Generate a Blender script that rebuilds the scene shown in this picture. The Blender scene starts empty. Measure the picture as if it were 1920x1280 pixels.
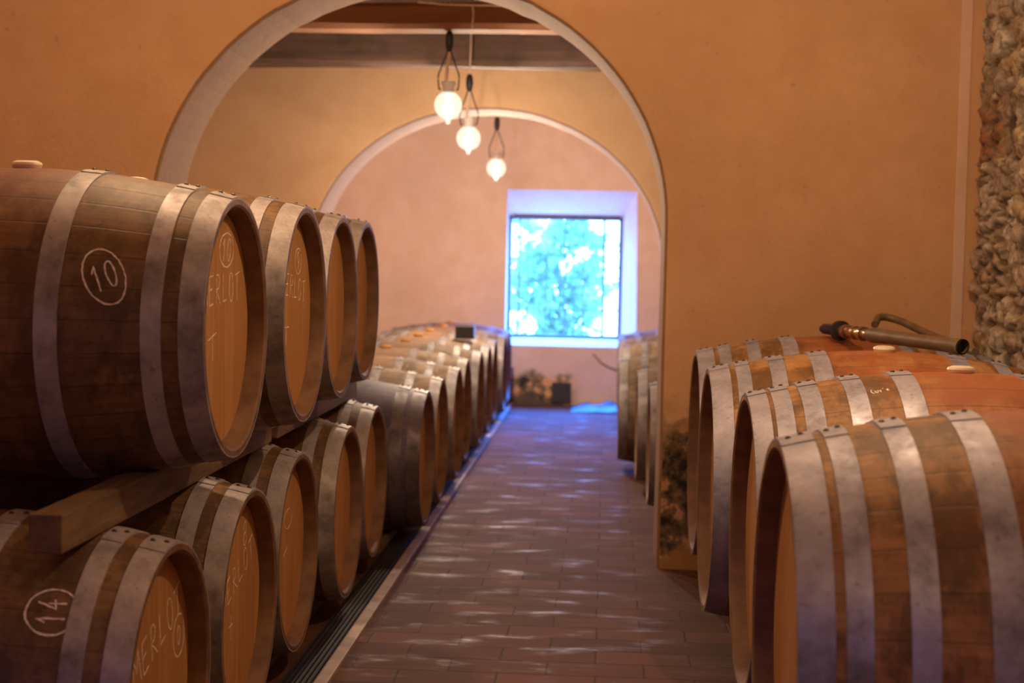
import bpy, bmesh, math, random
from mathutils import Vector, Matrix, noise
random.seed(7)
S = bpy.context.scene
COL = S.collection
PI = math.pi

# ------------------------------------------------------------------ camera
YAW, PITCH, ROLL = 0.0624, 0.0547, 0.020
cam = bpy.data.cameras.new('camera')
cam.sensor_width = 36.0
cam.lens = 52.5
cam.clip_start = 0.05
cam.dof.use_dof = True
cam.dof.focus_distance = 3.9
cam.dof.aperture_fstop = 3.4
camo = bpy.data.objects.new('camera', cam)
COL.objects.link(camo)
CAM_Z = 1.22
R = Matrix.Rotation(YAW, 4, 'Z') @ Matrix.Rotation(PI/2 - PITCH, 4, 'X') @ Matrix.Rotation(ROLL, 4, 'Z')
camo.matrix_world = Matrix.Translation((0, 0, CAM_Z)) @ R
S.camera = camo

# ------------------------------------------------------------------ view / world
S.view_settings.view_transform = 'Standard'
S.view_settings.look = 'None'
S.view_settings.gamma = 1.0
S.view_settings.use_curve_mapping = False
S.view_settings.exposure = 0.0
S.cycles.max_bounces = 9
S.cycles.diffuse_bounces = 6
S.cycles.transparent_max_bounces = 12
S.cycles.caustics_reflective = False
S.cycles.caustics_refractive = False
S.cycles.sample_clamp_indirect = 6.0

W = bpy.data.worlds.new('world'); S.world = W
W.use_nodes = True
bg = W.node_tree.nodes['Background']
bg.inputs[0].default_value = (0.125, 0.36, 1.0, 1)
bg.inputs[1].default_value = 26.0

_nt = W.node_tree
_tc = _nt.nodes.new('ShaderNodeTexCoord'); _sp = _nt.nodes.new('ShaderNodeSeparateXYZ')
_mr = _nt.nodes.new('ShaderNodeMapRange'); _mx = _nt.nodes.new('ShaderNodeMix'); _mx.data_type = 'RGBA'
_mr.inputs[1].default_value = 0.08; _mr.inputs[2].default_value = 0.75
_mx.inputs[6].default_value = (0.14, 0.38, 1.0, 1); _mx.inputs[7].default_value = (0.18, 1.3, 7.0, 1)
_nt.links.new(_tc.outputs['Generated'], _sp.inputs[0]); _nt.links.new(_sp.outputs[2], _mr.inputs[0])
_nt.links.new(_mr.outputs[0], _mx.inputs[0]); _nt.links.new(_mx.outputs[2], bg.inputs[0])

# bays of the cellar
Y1, T1 = 5.93, 0.45          # first arched wall
Y2, T2 = 9.25, 0.45          # second arched wall
Y3 = 12.6                    # back wall
XL, XR = -2.75, 1.50
# window opening in the back wall
WX0, WX1, WZ0, WZ1 = -0.862, 0.126, 0.545, 1.60     # inner frame
OX0, OX1, OZ0, OZ1 = -0.85, 0.26, 0.50, 1.81        # room side of the splay
WD = 0.45

def area(name, loc, rot, sx, sy, energy, color, portal=False):
    l = bpy.data.lights.new(name, 'AREA'); l.shape = 'RECTANGLE'
    l.size = sx; l.size_y = sy; l.energy = energy; l.color = color
    if portal: l.cycles.is_portal = True
    o = bpy.data.objects.new(name, l); COL.objects.link(o)
    o.location = loc; o.rotation_euler = rot
    return o
BX0, BX1, BZ0, BZ1 = -1.35, -1.00, 1.35, 1.75     # unseen window behind the viewer, added for bluish fill light
area('window_portal', ((BX0+BX1)/2, -2.3, (BZ0+BZ1)/2), (PI/2, 0, 0), BX1-BX0+0.1, BZ1-BZ0+0.1, 1.0, (1, 1, 1), True)
area('window_portal', ((WX0+WX1)/2, Y3+WD+0.10, (WZ0+WZ1)/2), (-PI/2, 0, 0), 1.1, 1.2, 1.0, (1, 1, 1), True)

WARM = (1.0, 0.64, 0.35)
LAMPS = [  # x, y, globe height, power
    (-0.78, 7.20, 1.955, 42), (-0.78, 8.27, 1.885, 48), (-0.78, 10.35, 1.85, 135),
]
ROOM_LAMPS = [(-1.15, 3.85, 2.50, 60), (0.60, 3.70, 2.50, 56), (0.30, 0.9, 2.40, 15)]  # the last is an unseen fill lamp, added for the barrel fronts
COOLER = (1.0, 0.74, 0.50)

# ------------------------------------------------------------------ node helpers
def M(name):
    m = bpy.data.materials.new(name); m.use_nodes = True
    nt = m.node_tree
    return m, nt, nt.nodes['Principled BSDF']
def N(nt, kind, **kw):
    n = nt.nodes.new(kind)
    for k, v in kw.items():
        if k.startswith('i_'):
            n.inputs[k[2:].replace('_', ' ')].default_value = v
        else:
            setattr(n, k, v)
    return n
def L(nt, a, b): nt.links.new(a, b)
def c4(c): return (c[0], c[1], c[2], 1)
def ramp(nt, fac, stops, interp='LINEAR'):
    r = N(nt, 'ShaderNodeValToRGB'); r.color_ramp.interpolation = interp
    e = r.color_ramp.elements
    while len(e) < len(stops): e.new(0.5)
    for i, (p, c) in enumerate(stops):
        e[i].position = p; e[i].color = c4(c) if len(c) == 3 else c
    L(nt, fac, r.inputs[0]); return r.outputs[0]
def mix(nt, fac, a, b, mode='MIX'):
    m = N(nt, 'ShaderNodeMix', data_type='RGBA', blend_type=mode)
    if isinstance(fac, (int, float)): m.inputs[0].default_value = fac
    else: L(nt, fac, m.inputs[0])
    for s, v in ((6, a), (7, b)):
        if isinstance(v, tuple): m.inputs[s].default_value = c4(v)
        else: L(nt, v, m.inputs[s])
    return m.outputs[2]
def math_(nt, op, a, b=None, clamp=False):
    m = N(nt, 'ShaderNodeMath', operation=op, use_clamp=clamp)
    for i, v in enumerate((a, b)):
        if v is None: continue
        if isinstance(v, (int, float)): m.inputs[i].default_value = v
        else: L(nt, v, m.inputs[i])
    return m.outputs[0]
def mapr(nt, v, a, b, c=0.0, d=1.0):
    m = N(nt, 'ShaderNodeMapRange', interpolation_type='SMOOTHSTEP')
    L(nt, v, m.inputs[0])
    for i, x in enumerate((a, b, c, d)): m.inputs[i+1].default_value = x
    return m.outputs[0]
def noise_(nt, vec, scale, detail=4, rough=0.55):
    n = N(nt, 'ShaderNodeTexNoise'); n.inputs['Scale'].default_value = scale
    n.inputs['Detail'].default_value = detail; n.inputs['Roughness'].default_value = rough
    if vec is not None: L(nt, vec, n.inputs['Vector'])
    return n.outputs[0]
def bump(nt, bsdf, h, strength=0.3, dist=0.01):
    b = N(nt, 'ShaderNodeBump'); b.inputs['Strength'].default_value = strength
    b.inputs['Distance'].default_value = dist
    L(nt, h, b.inputs['Height']); L(nt, b.outputs[0], bsdf.inputs['Normal'])
def simple(name, col, rough=0.6, metal=0.0, var=0.15, scale=30, bstr=0.0):
    m, nt, b = M(name)
    tc = N(nt, 'ShaderNodeTexCoord')
    n = noise_(nt, tc.outputs['Object'], scale)
    lo = tuple(max(0, x*(1-var)) for x in col); hi = tuple(min(1, x*(1+var)) for x in col)
    L(nt, ramp(nt, n, [(0.3, lo), (0.7, hi)]), b.inputs['Base Color'])
    b.inputs['Roughness'].default_value = rough; b.inputs['Metallic'].default_value = metal
    if bstr: bump(nt, b, n, bstr, 0.004)
    return m

def plaster(name, base, stain=None, dark=0.82, foot=(0.50, 0.27, 0.08)):
    m, nt, b = M(name)
    g = N(nt, 'ShaderNodeNewGeometry'); P = g.outputs['Position']
    n1 = noise_(nt, P, 1.1, 5, 0.6); n2 = noise_(nt, P, 7, 6, 0.65); n3 = noise_(nt, P, 60, 3, 0.6)
    col = ramp(nt, n1, [(0.32, tuple(x*dark for x in base)), (0.68, base)])
    col = mix(nt, mapr(nt, n2, 0.35, 0.72, 0, 0.5), col, (base[0]*0.80, base[1]*0.72, base[2]*0.62))
    spots = mapr(nt, noise_(nt, P, 23, 2, 0.5), 0.70, 0.78, 0, 0.35)
    col = mix(nt, spots, col, (base[0]*0.5, base[1]*0.42, base[2]*0.35))
    if stain:
        x0, x1, zt = stain
        sp = N(nt, 'ShaderNodeSeparateXYZ'); L(nt, P, sp.inputs[0])
        nz = noise_(nt, P, 5.5, 5, 0.6)
        zz = math_(nt, 'ADD', sp.outputs[2], math_(nt, 'MULTIPLY', math_(nt, 'SUBTRACT', nz, 0.5), 0.35))
        low = mapr(nt, zz, zt-0.05, zt+0.05, 1, 0)
        xm = math_(nt, 'MULTIPLY', mapr(nt, sp.outputs[0], x0-0.03, x0+0.02, 0, 1), mapr(nt, sp.outputs[0], x1-0.1, x1+0.15, 1, 0))
        mask = math_(nt, 'MULTIPLY', low, xm)
        pn = noise_(nt, P, 7.0, 7, 0.66)
        patch = ramp(nt, pn, [(0.43, (0.03, 0.025, 0.02)), (0.48, (0.16, 0.105, 0.06)), (0.53, (0.26, 0.17, 0.095)), (0.555, (0.66, 0.36, 0.19))])
        floorz = mapr(nt, zz, 0.02, 0.07, 1, 0)
        patch = mix(nt, floorz, patch, foot)
        col = mix(nt, mask, col, patch)
    L(nt, col, b.inputs['Base Color']); b.inputs['Roughness'].default_value = 0.85
    h = math_(nt, 'ADD', math_(nt, 'MULTIPLY', n2, 0.7), math_(nt, 'MULTIPLY', n3, 0.3))
    bump(nt, b, h, 0.35, 0.02)
    return m

def floor_mat():
    m, nt, b = M('terracotta_tiles')
    g = N(nt, 'ShaderNodeNewGeometry'); P = g.outputs['Position']
    wob = N(nt, 'ShaderNodeVectorMath', operation='ADD'); L(nt, P, wob.inputs[0])
    nn = N(nt, 'ShaderNodeTexNoise'); nn.inputs['Scale'].default_value = 3.0
    L(nt, P, nn.inputs['Vector'])
    sc = N(nt, 'ShaderNodeVectorMath', operation='SCALE'); sc.inputs[3].default_value = 0.014
    L(nt, nn.outputs[1], sc.inputs[0]); L(nt, sc.outputs[0], wob.inputs[1])
    br = N(nt, 'ShaderNodeTexBrick'); L(nt, wob.outputs[0], br.inputs['Vector'])
    br.inputs['Scale'].default_value = 1.0; br.inputs['Brick Width'].default_value = 0.29
    br.inputs['Row Height'].default_value = 0.145; br.inputs['Mortar Size'].default_value = 0.004
    br.inputs['Mortar Smooth'].default_value = 0.4; br.inputs['Bias'].default_value = 0.0
    br.inputs['Color1'].default_value = (0.085, 0.034, 0.022, 1); br.inputs['Color2'].default_value = (0.145, 0.063, 0.042, 1)
    br.inputs['Mortar'].default_value = (0.045, 0.021, 0.015, 1); br.offset = 0.5
    mp = N(nt, 'ShaderNodeMapping'); L(nt, P, mp.inputs[0]); mp.inputs['Scale'].default_value = (0.55, 1.3, 1)
    n1 = noise_(nt, P, 2.5, 5, 0.65); n2 = noise_(nt, mp.outputs[0], 7, 6, 0.62)
    col = mix(nt, mapr(nt, n1, 0.35, 0.7, 0, 0.5), br.outputs[0], (0.085, 0.042, 0.032))
    col = mix(nt, mapr(nt, n2, 0.60, 0.72, 0, 0.6), col, (0.22, 0.15, 0.13))
    L(nt, col, b.inputs['Base Color'])
    L(nt, mapr(nt, n2, 0.50, 0.72, 0.80, 0.45), b.inputs['Roughness']); b.inputs['Specular IOR Level'].default_value = 0.20
    h = math_(nt, 'SUBTRACT', math_(nt, 'MULTIPLY', n2, 0.25), math_(nt, 'MULTIPLY', br.outputs[1], 1.0))
    bump(nt, b, h, 0.25, 0.006)
    return m

def oak(name, light, dark, stain=(0.30, 0.07, 0.03), stain_w=0.16, nst=30, blotch=0.45, rough=0.6):
    """staves along the barrel: uses the UVs u = turn round the barrel, v = metres along it"""
    m, nt, b = M(name)
    uv = N(nt, 'ShaderNodeUVMap'); uv.uv_map = 'UVMap'
    sp = N(nt, 'ShaderNodeSeparateXYZ'); L(nt, uv.outputs[0], sp.inputs[0])
    oi = N(nt, 'ShaderNodeObjectInfo')
    us = math_(nt, 'MULTIPLY', sp.outputs[0], nst)
    st = math_(nt, 'FLOOR', us); fr = math_(nt, 'FRACT', us)
    key = math_(nt, 'ADD', st, math_(nt, 'MULTIPLY', oi.outputs['Random'], 57.3))
    wn = N(nt, 'ShaderNodeTexWhiteNoise', noise_dimensions='1D'); L(nt, key, wn.inputs['W'])
    cb = N(nt, 'ShaderNodeCombineXYZ')
    L(nt, math_(nt, 'MULTIPLY', us, 1.8), cb.inputs[0]); L(nt, math_(nt, 'MULTIPLY', sp.outputs[1], 2.4), cb.inputs[1])
    L(nt, key, cb.inputs[2])
    gr = noise_(nt, cb.outputs[0], 2.2, 6, 0.7)
    cb2 = N(nt, 'ShaderNodeCombineXYZ')
    L(nt, math_(nt, 'MULTIPLY', sp.outputs[0], 9.0), cb2.inputs[0]); L(nt, math_(nt, 'MULTIPLY', sp.outputs[1], 3.5), cb2.inputs[1])
    L(nt, math_(nt, 'MULTIPLY', oi.outputs['Random'], 31.0), cb2.inputs[2])
    bl = noise_(nt, cb2.outputs[0], 1.6, 5, 0.65)
    col = ramp(nt, gr, [(0.25, dark), (0.5, tuple((a+c)/2 for a, c in zip(light, dark))), (0.72, light)])
    col = mix(nt, mapr(nt, wn.outputs[0], 0, 1, 0, 0.25), col, tuple(x*0.6 for x in dark))
    col = mix(nt, mapr(nt, bl, 0.46, 0.62, 0, blotch), col, tuple(x*0.42 for x in dark))
    cb3 = N(nt, 'ShaderNodeCombineXYZ')
    L(nt, math_(nt, 'MULTIPLY', sp.outputs[0], 1.3), cb3.inputs[0]); L(nt, sp.outputs[1], cb3.inputs[1])
    L(nt, math_(nt, 'MULTIPLY', oi.outputs['Random'], 13.0), cb3.inputs[2])
    mo = noise_(nt, cb3.outputs[0], 11, 7, 0.72)
    col = mix(nt, mapr(nt, mo, 0.46, 0.60, 0, 0.80), col, tuple(x*0.55 for x in dark))
    col = mix(nt, mapr(nt, mo, 0.44, 0.32, 0, 0.30), col, tuple(min(1, x*1.25) for x in light))
    # wine stain around the bung
    v = math_(nt, 'ABSOLUTE', sp.outputs[1])
    nv = math_(nt, 'ADD', v, math_(nt, 'MULTIPLY', math_(nt, 'SUBTRACT', bl, 0.5), 0.25))
    mk = mapr(nt, nv, stain_w*0.5, stain_w, 1, 0)
    a = math_(nt, 'ABSOLUTE', math_(nt, 'SUBTRACT', math_(nt, 'FRACT', math_(nt, 'ADD', sp.outputs[0], 0.5)), 0.5))
    mk = math_(nt, 'MULTIPLY', math_(nt, 'MULTIPLY', mk, mapr(nt, a, 0.03, 0.18, 0.85, 0.16)), mapr(nt, mo, 0.35, 0.62, 0.45, 1.0))
    col = mix(nt, mk, col, stain)
    seam = math_(nt, 'ADD', mapr(nt, fr, 0.0, 0.035, 1, 0), mapr(nt, fr, 0.965, 1.0, 0, 1))
    col = mix(nt, math_(nt, 'MULTIPLY', seam, 0.6), col, tuple(x*0.35 for x in dark))
    L(nt, col, b.inputs['Base Color']); b.inputs['Roughness'].default_value = rough
    h = math_(nt, 'SUBTRACT', math_(nt, 'MULTIPLY', gr, 0.4), math_(nt, 'MULTIPLY', seam, 0.4))
    bump(nt, b, h, 0.35, 0.004)
    return m

def head_oak(name, light, dark):
    """boards of a barrel head, running up and down"""
    m, nt, b = M(name)
    tc = N(nt, 'ShaderNodeTexCoord'); sp = N(nt, 'ShaderNodeSeparateXYZ'); L(nt, tc.outputs['Object'], sp.inputs[0])
    oi = N(nt, 'ShaderNodeObjectInfo')
    us = math_(nt, 'ADD', math_(nt, 'DIVIDE', sp.outputs[1], 0.085), 0.5)
    st = math_(nt, 'FLOOR', us); fr = math_(nt, 'FRACT', us)
    key = math_(nt, 'ADD', st, math_(nt, 'MULTIPLY', oi.outputs['Random'], 57.3))
    wn = N(nt, 'ShaderNodeTexWhiteNoise', noise_dimensions='1D'); L(nt, key, wn.inputs['W'])
    cb = N(nt, 'ShaderNodeCombineXYZ')
    L(nt, math_(nt, 'MULTIPLY', sp.outputs[1], 40.0), cb.inputs[0]); L(nt, math_(nt, 'MULTIPLY', sp.outputs[2], 2.5), cb.inputs[1]); L(nt, key, cb.inputs[2])
    gr = noise_(nt, cb.outputs[0], 1.5, 6, 0.7)
    col = ramp(nt, gr, [(0.3, dark), (0.7, light)])
    col = mix(nt, mapr(nt, wn.outputs[0], 0, 1, 0, 0.4), col, tuple(x*0.8 for x in dark))
    seam = math_(nt, 'ADD', mapr(nt, fr, 0.0, 0.02, 1, 0), mapr(nt, fr, 0.98, 1.0, 0, 1))
    col = mix(nt, math_(nt, 'MULTIPLY', seam, 0.5), col, tuple(x*0.4 for x in dark))
    L(nt, col, b.inputs['Base Color']); b.inputs['Roughness'].default_value = 0.6
    bump(nt, b, math_(nt, 'SUBTRACT', gr, seam), 0.2, 0.002)
    return m

def hoop_mat(name, c, rough=0.45, metal=0.75):
    m, nt, b = M(name)
    tc = N(nt, 'ShaderNodeTexCoord'); P = tc.outputs['Object']
    n1 = noise_(nt, P, 9, 6, 0.7); n2 = noise_(nt, P, 55, 4, 0.7)
    col = ramp(nt, n1, [(0.32, tuple(x*0.5 for x in c)), (0.50, c), (0.70, tuple(min(1, x*1.4) for x in c))])
    col = mix(nt, mapr(nt, n2, 0.58, 0.72, 0, 0.6), col, (c[0]*0.45, c[1]*0.36, c[2]*0.3))
    L(nt, col, b.inputs['Base Color']); b.inputs['Metallic'].default_value = metal
    L(nt, mapr(nt, n1, 0.3, 0.7, rough+0.15, rough-0.08), b.inputs['Roughness'])
    bump(nt, b, math_(nt, 'ADD', n1, math_(nt, 'MULTIPLY', n2, 0.3)), 0.12, 0.003)
    return m

def beam_mat(name, light, dark, axis=0):
    m, nt, b = M(name)
    tc = N(nt, 'ShaderNodeNewGeometry')
    mp = N(nt, 'ShaderNodeMapping'); L(nt, tc.outputs['Position'], mp.inputs[0])
    s = [9, 9, 9]; s[axis] = 0.9; mp.inputs['Scale'].default_value = s
    n = noise_(nt, mp.outputs[0], 2.0, 6, 0.7); n2 = noise_(nt, tc.outputs['Position'], 5, 4)
    col = ramp(nt, n, [(0.3, dark), (0.7, light)])
    col = mix(nt, mapr(nt, n2, 0.5, 0.7, 0, 0.5), col, tuple(x*0.5 for x in dark))
    L(nt, col, b.inputs['Base Color']); b.inputs['Roughness'].default_value = 0.75
    bump(nt, b, n, 0.5, 0.01)
    return m

MAT = {
    'wall1': plaster('ochre_plaster_stained', (0.64, 0.39, 0.215), stain=(0.22, 0.62, 0.62)),
    'wall2': plaster('ochre_plaster', (0.66, 0.44, 0.27)),
    'wall3': plaster('pink_plaster', (0.80, 0.58, 0.52), stain=(-1.0, -0.3, 0.24), foot=(0.10, 0.07, 0.065)),
    'side': plaster('side_plaster', (0.66, 0.41, 0.26)),
    'reveal': plaster('whitewash', (0.82, 0.58, 0.50)),
    'soffit': plaster('lilac_dimmed_plaster', (0.30, 0.20, 0.175)),  # bluish window tint and dimmer light of the underside, put into the colour
    'soffit1': plaster('buff_dimmed_plaster', (0.35, 0.20, 0.10)),  # darker than the wall so the lamplit underside comes out dimmer
    'band': plaster('pale_band', (0.72, 0.52, 0.42)),
    'floor': floor_mat(),
    'oakL': oak('dark_oak', (0.29, 0.16, 0.072), (0.13, 0.065, 0.027), stain=(0.16, 0.035, 0.015), stain_w=0.22),
    'oakR': oak('honey_oak', (0.56, 0.31, 0.13), (0.26, 0.125, 0.045), stain=(0.40, 0.115, 0.04), stain_w=0.24, nst=34, blotch=0.85),
    'oakB': oak('dusty_oak', (0.36, 0.25, 0.17), (0.20, 0.135, 0.09), stain=(0.30, 0.15, 0.07), rough=0.75),
    'oakG': oak('grey_oak', (0.17, 0.13, 0.26), (0.10, 0.075, 0.15), stain=(0.2, 0.13, 0.14), blotch=0.2),
    'head': head_oak('head_boards', (0.60, 0.33, 0.14), (0.42, 0.20, 0.07)),
    'rim': simple('rim_oak', (0.21, 0.12, 0.07), 0.65, 0, 0.35, 14, 0.1),
    'hoopL': hoop_mat('dull_steel', (0.38, 0.35, 0.37), 0.55, 0.3),
    'hoopR': hoop_mat('galvanised_steel', (0.37, 0.375, 0.48), 0.50, 0.35),
    'hoopB': hoop_mat('dusty_steel', (0.30, 0.275, 0.29), 0.55, 0.3),
    'hoopG': hoop_mat('purple_grey_steel', (0.15, 0.13, 0.16), 0.5, 0.4),
    'rivet': simple('rivet_iron', (0.07, 0.06, 0.06), 0.4, 0.8),
    'beam': beam_mat('old_beam', (0.17, 0.10, 0.075), (0.08, 0.05, 0.04)),
    'beam2': beam_mat('red_beam', (0.36, 0.17, 0.08), (0.18, 0.08, 0.045)),
    'board': beam_mat('ceiling_boards', (0.14, 0.08, 0.05), (0.07, 0.04, 0.025), 1),
    'ceil': simple('ceiling_front', (0.55, 0.40, 0.27), 0.9),
    'rail': beam_mat('stack_beam', (0.25, 0.155, 0.075), (0.09, 0.05, 0.025), 1),
    'curb': simple('curb_stone', (0.42, 0.33, 0.31), 0.6, 0, 0.25, 12, 0.2),
    'grate': simple('grate_iron', (0.022, 0.017, 0.016), 0.75, 0.0),
    'black': simple('black_plastic', (0.02, 0.018, 0.02), 0.4),
    'dark': simple('dark_iron', (0.05, 0.045, 0.05), 0.5, 0.6),
    'frame': simple('window_frame_paint', (0.10, 0.16, 0.30), 0.5),
    'brass': simple('tarnished_brass', (0.50, 0.36, 0.24), 0.28, 0.95, 0.3, 40),
    'blue': simple('blue_rubber', (0.012, 0.016, 0.09), 0.4),
    'hose': simple('brown_rubber', (0.145, 0.095, 0.055), 0.5, 0, 0.25, 25),
    'cable': simple('pale_cable', (0.78, 0.62, 0.48), 0.6),
    'bark': simple('bark', (0.30, 0.28, 0.2), 0.8),
    'sheet': simple('blue_sheet', (0.05, 0.22, 0.60), 0.5),
    'amber': simple('amber_bung', (0.50, 0.24, 0.05), 0.5),
    'white': simple('white_panel', (0.75, 0.73, 0.75), 0.5),
}
def bung_mat():
    m, nt, b = M('white_silicone')
    b.inputs['Base Color'].default_value = (0.80, 0.72, 0.62, 1); b.inputs['Roughness'].default_value = 0.35
    b.inputs['Subsurface Weight'].default_value = 0.15
    return m
MAT['bung'] = bung_mat()
def leaf_mat():
    m, nt, b = M('leaf_green')
    nt.nodes.remove(b); d = N(nt, 'ShaderNodeBsdfDiffuse'); t = N(nt, 'ShaderNodeBsdfTranslucent')
    for q in (d, t): q.inputs[0].default_value = (0.235, 0.285, 0.14, 1)
    mx = N(nt, 'ShaderNodeMixShader'); mx.inputs[0].default_value = 0.5
    L(nt, d.outputs[0], mx.inputs[1]); L(nt, t.outputs[0], mx.inputs[2]); L(nt, mx.outputs[0], nt.nodes['Material Output'].inputs[0])
    return m
MAT['leaf'] = leaf_mat()
def chalk_mat():
    m, nt, b = M('chalk')
    tc = N(nt, 'ShaderNodeTexCoord')
    n = noise_(nt, tc.outputs['Object'], 160, 2, 0.6)
    L(nt, ramp(nt, n, [(0.32, (0.66, 0.50, 0.38)), (0.55, (1.0, 0.93, 0.84))]), b.inputs['Base Color'])
    b.inputs['Roughness'].default_value = 0.95
    return m
MAT['chalk'] = chalk_mat()
def glass_mat(name, transp, tint, rough=0.05):
    m, nt, b = M(name)
    nt.nodes.remove(b); out = nt.nodes['Material Output']
    t = N(nt, 'ShaderNodeBsdfTransparent'); t.inputs[0].default_value = c4(tint)
    g = N(nt, 'ShaderNodeBsdfGlossy'); g.inputs['Roughness'].default_value = rough
    mx = N(nt, 'ShaderNodeMixShader'); mx.inputs[0].default_value = 1-transp
    L(nt, t.outputs[0], mx.inputs[1]); L(nt, g.outputs[0], mx.inputs[2]); L(nt, mx.outputs[0], out.inputs[0])
    return m
MAT['pane'] = glass_mat('window_glass', 0.93, (0.97, 0.99, 1.0))
def globe_mat():   # frosted shade lit through by its bulb
    m, nt, b = M('lit_frosted_glass')
    nt.nodes.remove(b); out = nt.nodes['Material Output']
    t = N(nt, 'ShaderNodeBsdfTransparent'); t.inputs[0].default_value = (1, 0.95, 0.86, 1)
    g = N(nt, 'ShaderNodeBsdfGlossy'); g.inputs['Roughness'].default_value = 0.15
    e = N(nt, 'ShaderNodeEmission'); e.inputs[0].default_value = (1.0, 0.90, 0.72, 1); e.inputs[1].default_value = 1.55
    a = N(nt, 'ShaderNodeMixShader'); a.inputs[0].default_value = 0.5
    L(nt, t.outputs[0], a.inputs[1]); L(nt, e.outputs[0], a.inputs[2])
    mx = N(nt, 'ShaderNodeMixShader'); mx.inputs[0].default_value = 0.08
    L(nt, a.outputs[0], mx.inputs[1]); L(nt, g.outputs[0], mx.inputs[2]); L(nt, mx.outputs[0], out.inputs[0])
    return m
MAT['globe'] = globe_mat()
def bulb_mat():
    m, nt, b = M('glowing_bulb')
    nt.nodes.remove(b); e = N(nt, 'ShaderNodeEmission')
    e.inputs[0].default_value = (1.0, 0.80, 0.52, 1); e.inputs[1].default_value = 14
    L(nt, e.outputs[0], nt.nodes['Material Output'].inputs[0])
    return m
MAT['bulb'] = bulb_mat()
def stone_mat():
    m, nt, b = M('rubble_stone')
    at = N(nt, 'ShaderNodeAttribute'); at.attribute_name = 'stone'
    g = N(nt, 'ShaderNodeNewGeometry')
    n = noise_(nt, g.outputs['Position'], 28, 6, 0.7)
    col = mix(nt, mapr(nt, n, 0.3, 0.7, 0.0, 0.65), at.outputs[0], (0.12, 0.085, 0.055))
    L(nt, col, b.inputs['Base Color']); b.inputs['Roughness'].default_value = 0.9
    bump(nt, b, math_(nt, 'ADD', n, math_(nt, 'MULTIPLY', noise_(nt, g.outputs['Position'], 75, 5, 0.7), 0.5)), 0.9, 0.02)
    return m
MAT['stone'] = stone_mat()

# ------------------------------------------------------------------ mesh helpers
def obj(name, bm, mat, parent=None, smooth=False, loc=None):
    me = bpy.data.meshes.new(name)
    bm.normal_update(); bm.to_mesh(me); bm.free()
    me.materials.append(MAT[mat] if isinstance(mat, str) else mat)
    if smooth:
        for p in me.polygons: p.use_smooth = True
        try: me.set_sharp_from_angle(angle=math.radians(38))
        except Exception: pass
    o = bpy.data.objects.new(name, me); COL.objects.link(o)
    if parent: o.parent = parent
    if loc: o.location = loc
    return o
def empty(name, loc, rot=(0, 0, 0)):
    o = bpy.data.objects.new(name, None); COL.objects.link(o)
    o.empty_display_size = 0.1; o.location = loc; o.rotation_euler = rot
    return o
def tag(o, label=None, cat=None, group=None, kind=None):
    if label: o['label'] = label
    if cat: o['category'] = cat
    if group: o['group'] = group
    if kind: o['kind'] = kind
    return o
def struct(o, label, cat):
    return tag(o, label, cat, kind='structure')
def box(bm, x0, x1, y0, y1, z0, z1, bev=0.0, seg=2):
    r = bmesh.ops.create_cube(bm, size=1.0)
    vs = r['verts']
    for v in vs:
        v.co = Vector((x0 + (v.co.x+0.5)*(x1-x0), y0 + (v.co.y+0.5)*(y1-y0), z0 + (v.co.z+0.5)*(z1-z0)))
    if bev:
        es = list({e for v in vs for e in v.link_edges})
        bmesh.ops.bevel(bm, geom=es, offset=bev, segments=seg, affect='EDGES', profile=0.6)
    return bm
def lathe_x(bm, prof, seg=72, closed=False, a0=0.0, a1=2*PI, caps=False):
    """spin (x, r) about the X axis; angle 0 is up; UV = (turn, x)"""
    uvl = bm.loops.layers.uv.get('UVMap') or bm.loops.layers.uv.new('UVMap')
    full = abs(a1-a0-2*PI) < 1e-6
    nr = seg if full else seg+1
    rings = []
    for k in range(nr):
        a = a0 + (a1-a0)*k/seg
        rings.append([bm.verts.new((x, r*math.sin(a), r*math.cos(a))) for x, r in prof])
    npf = len(prof)
    for k in range(seg):
        A, B = rings[k], rings[(k+1) % nr]
        u0 = (a0 + (a1-a0)*k/seg)/(2*PI); u1 = (a0 + (a1-a0)*(k+1)/seg)/(2*PI)
        for i in range(npf if closed else npf-1):
            j = (i+1) % npf
            f = bm.faces.new((A[i], A[j], B[j], B[i]))
            for l, uv in zip(f.loops, ((u0, prof[i][0]), (u0, prof[j][0]), (u1, prof[j][0]), (u1, prof[i][0]))):
                l[uvl].uv = uv
    if caps and not full:
        bm.faces.new(rings[0]); bm.faces.new(list(reversed(rings[-1])))
    return bm
def lathe_z(bm, prof, seg=32, loc=(0, 0, 0)):
    rings = []
    for k in range(seg):
        a = 2*PI*k/seg
        rings.append([bm.verts.new((loc[0]+r*math.cos(a), loc[1]+r*math.sin(a), loc[2]+z)) for r, z in prof])
    for k in range(seg):
        A, B = rings[k], rings[(k+1) % seg]
        for i in range(len(prof)-1):
            vs = [A[i], B[i], B[i+1], A[i+1]]
            try: bm.faces.new(vs)
            except ValueError: pass
    bmesh.ops.remove_doubles(bm, verts=bm.verts, dist=1e-5)
    return bm
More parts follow.
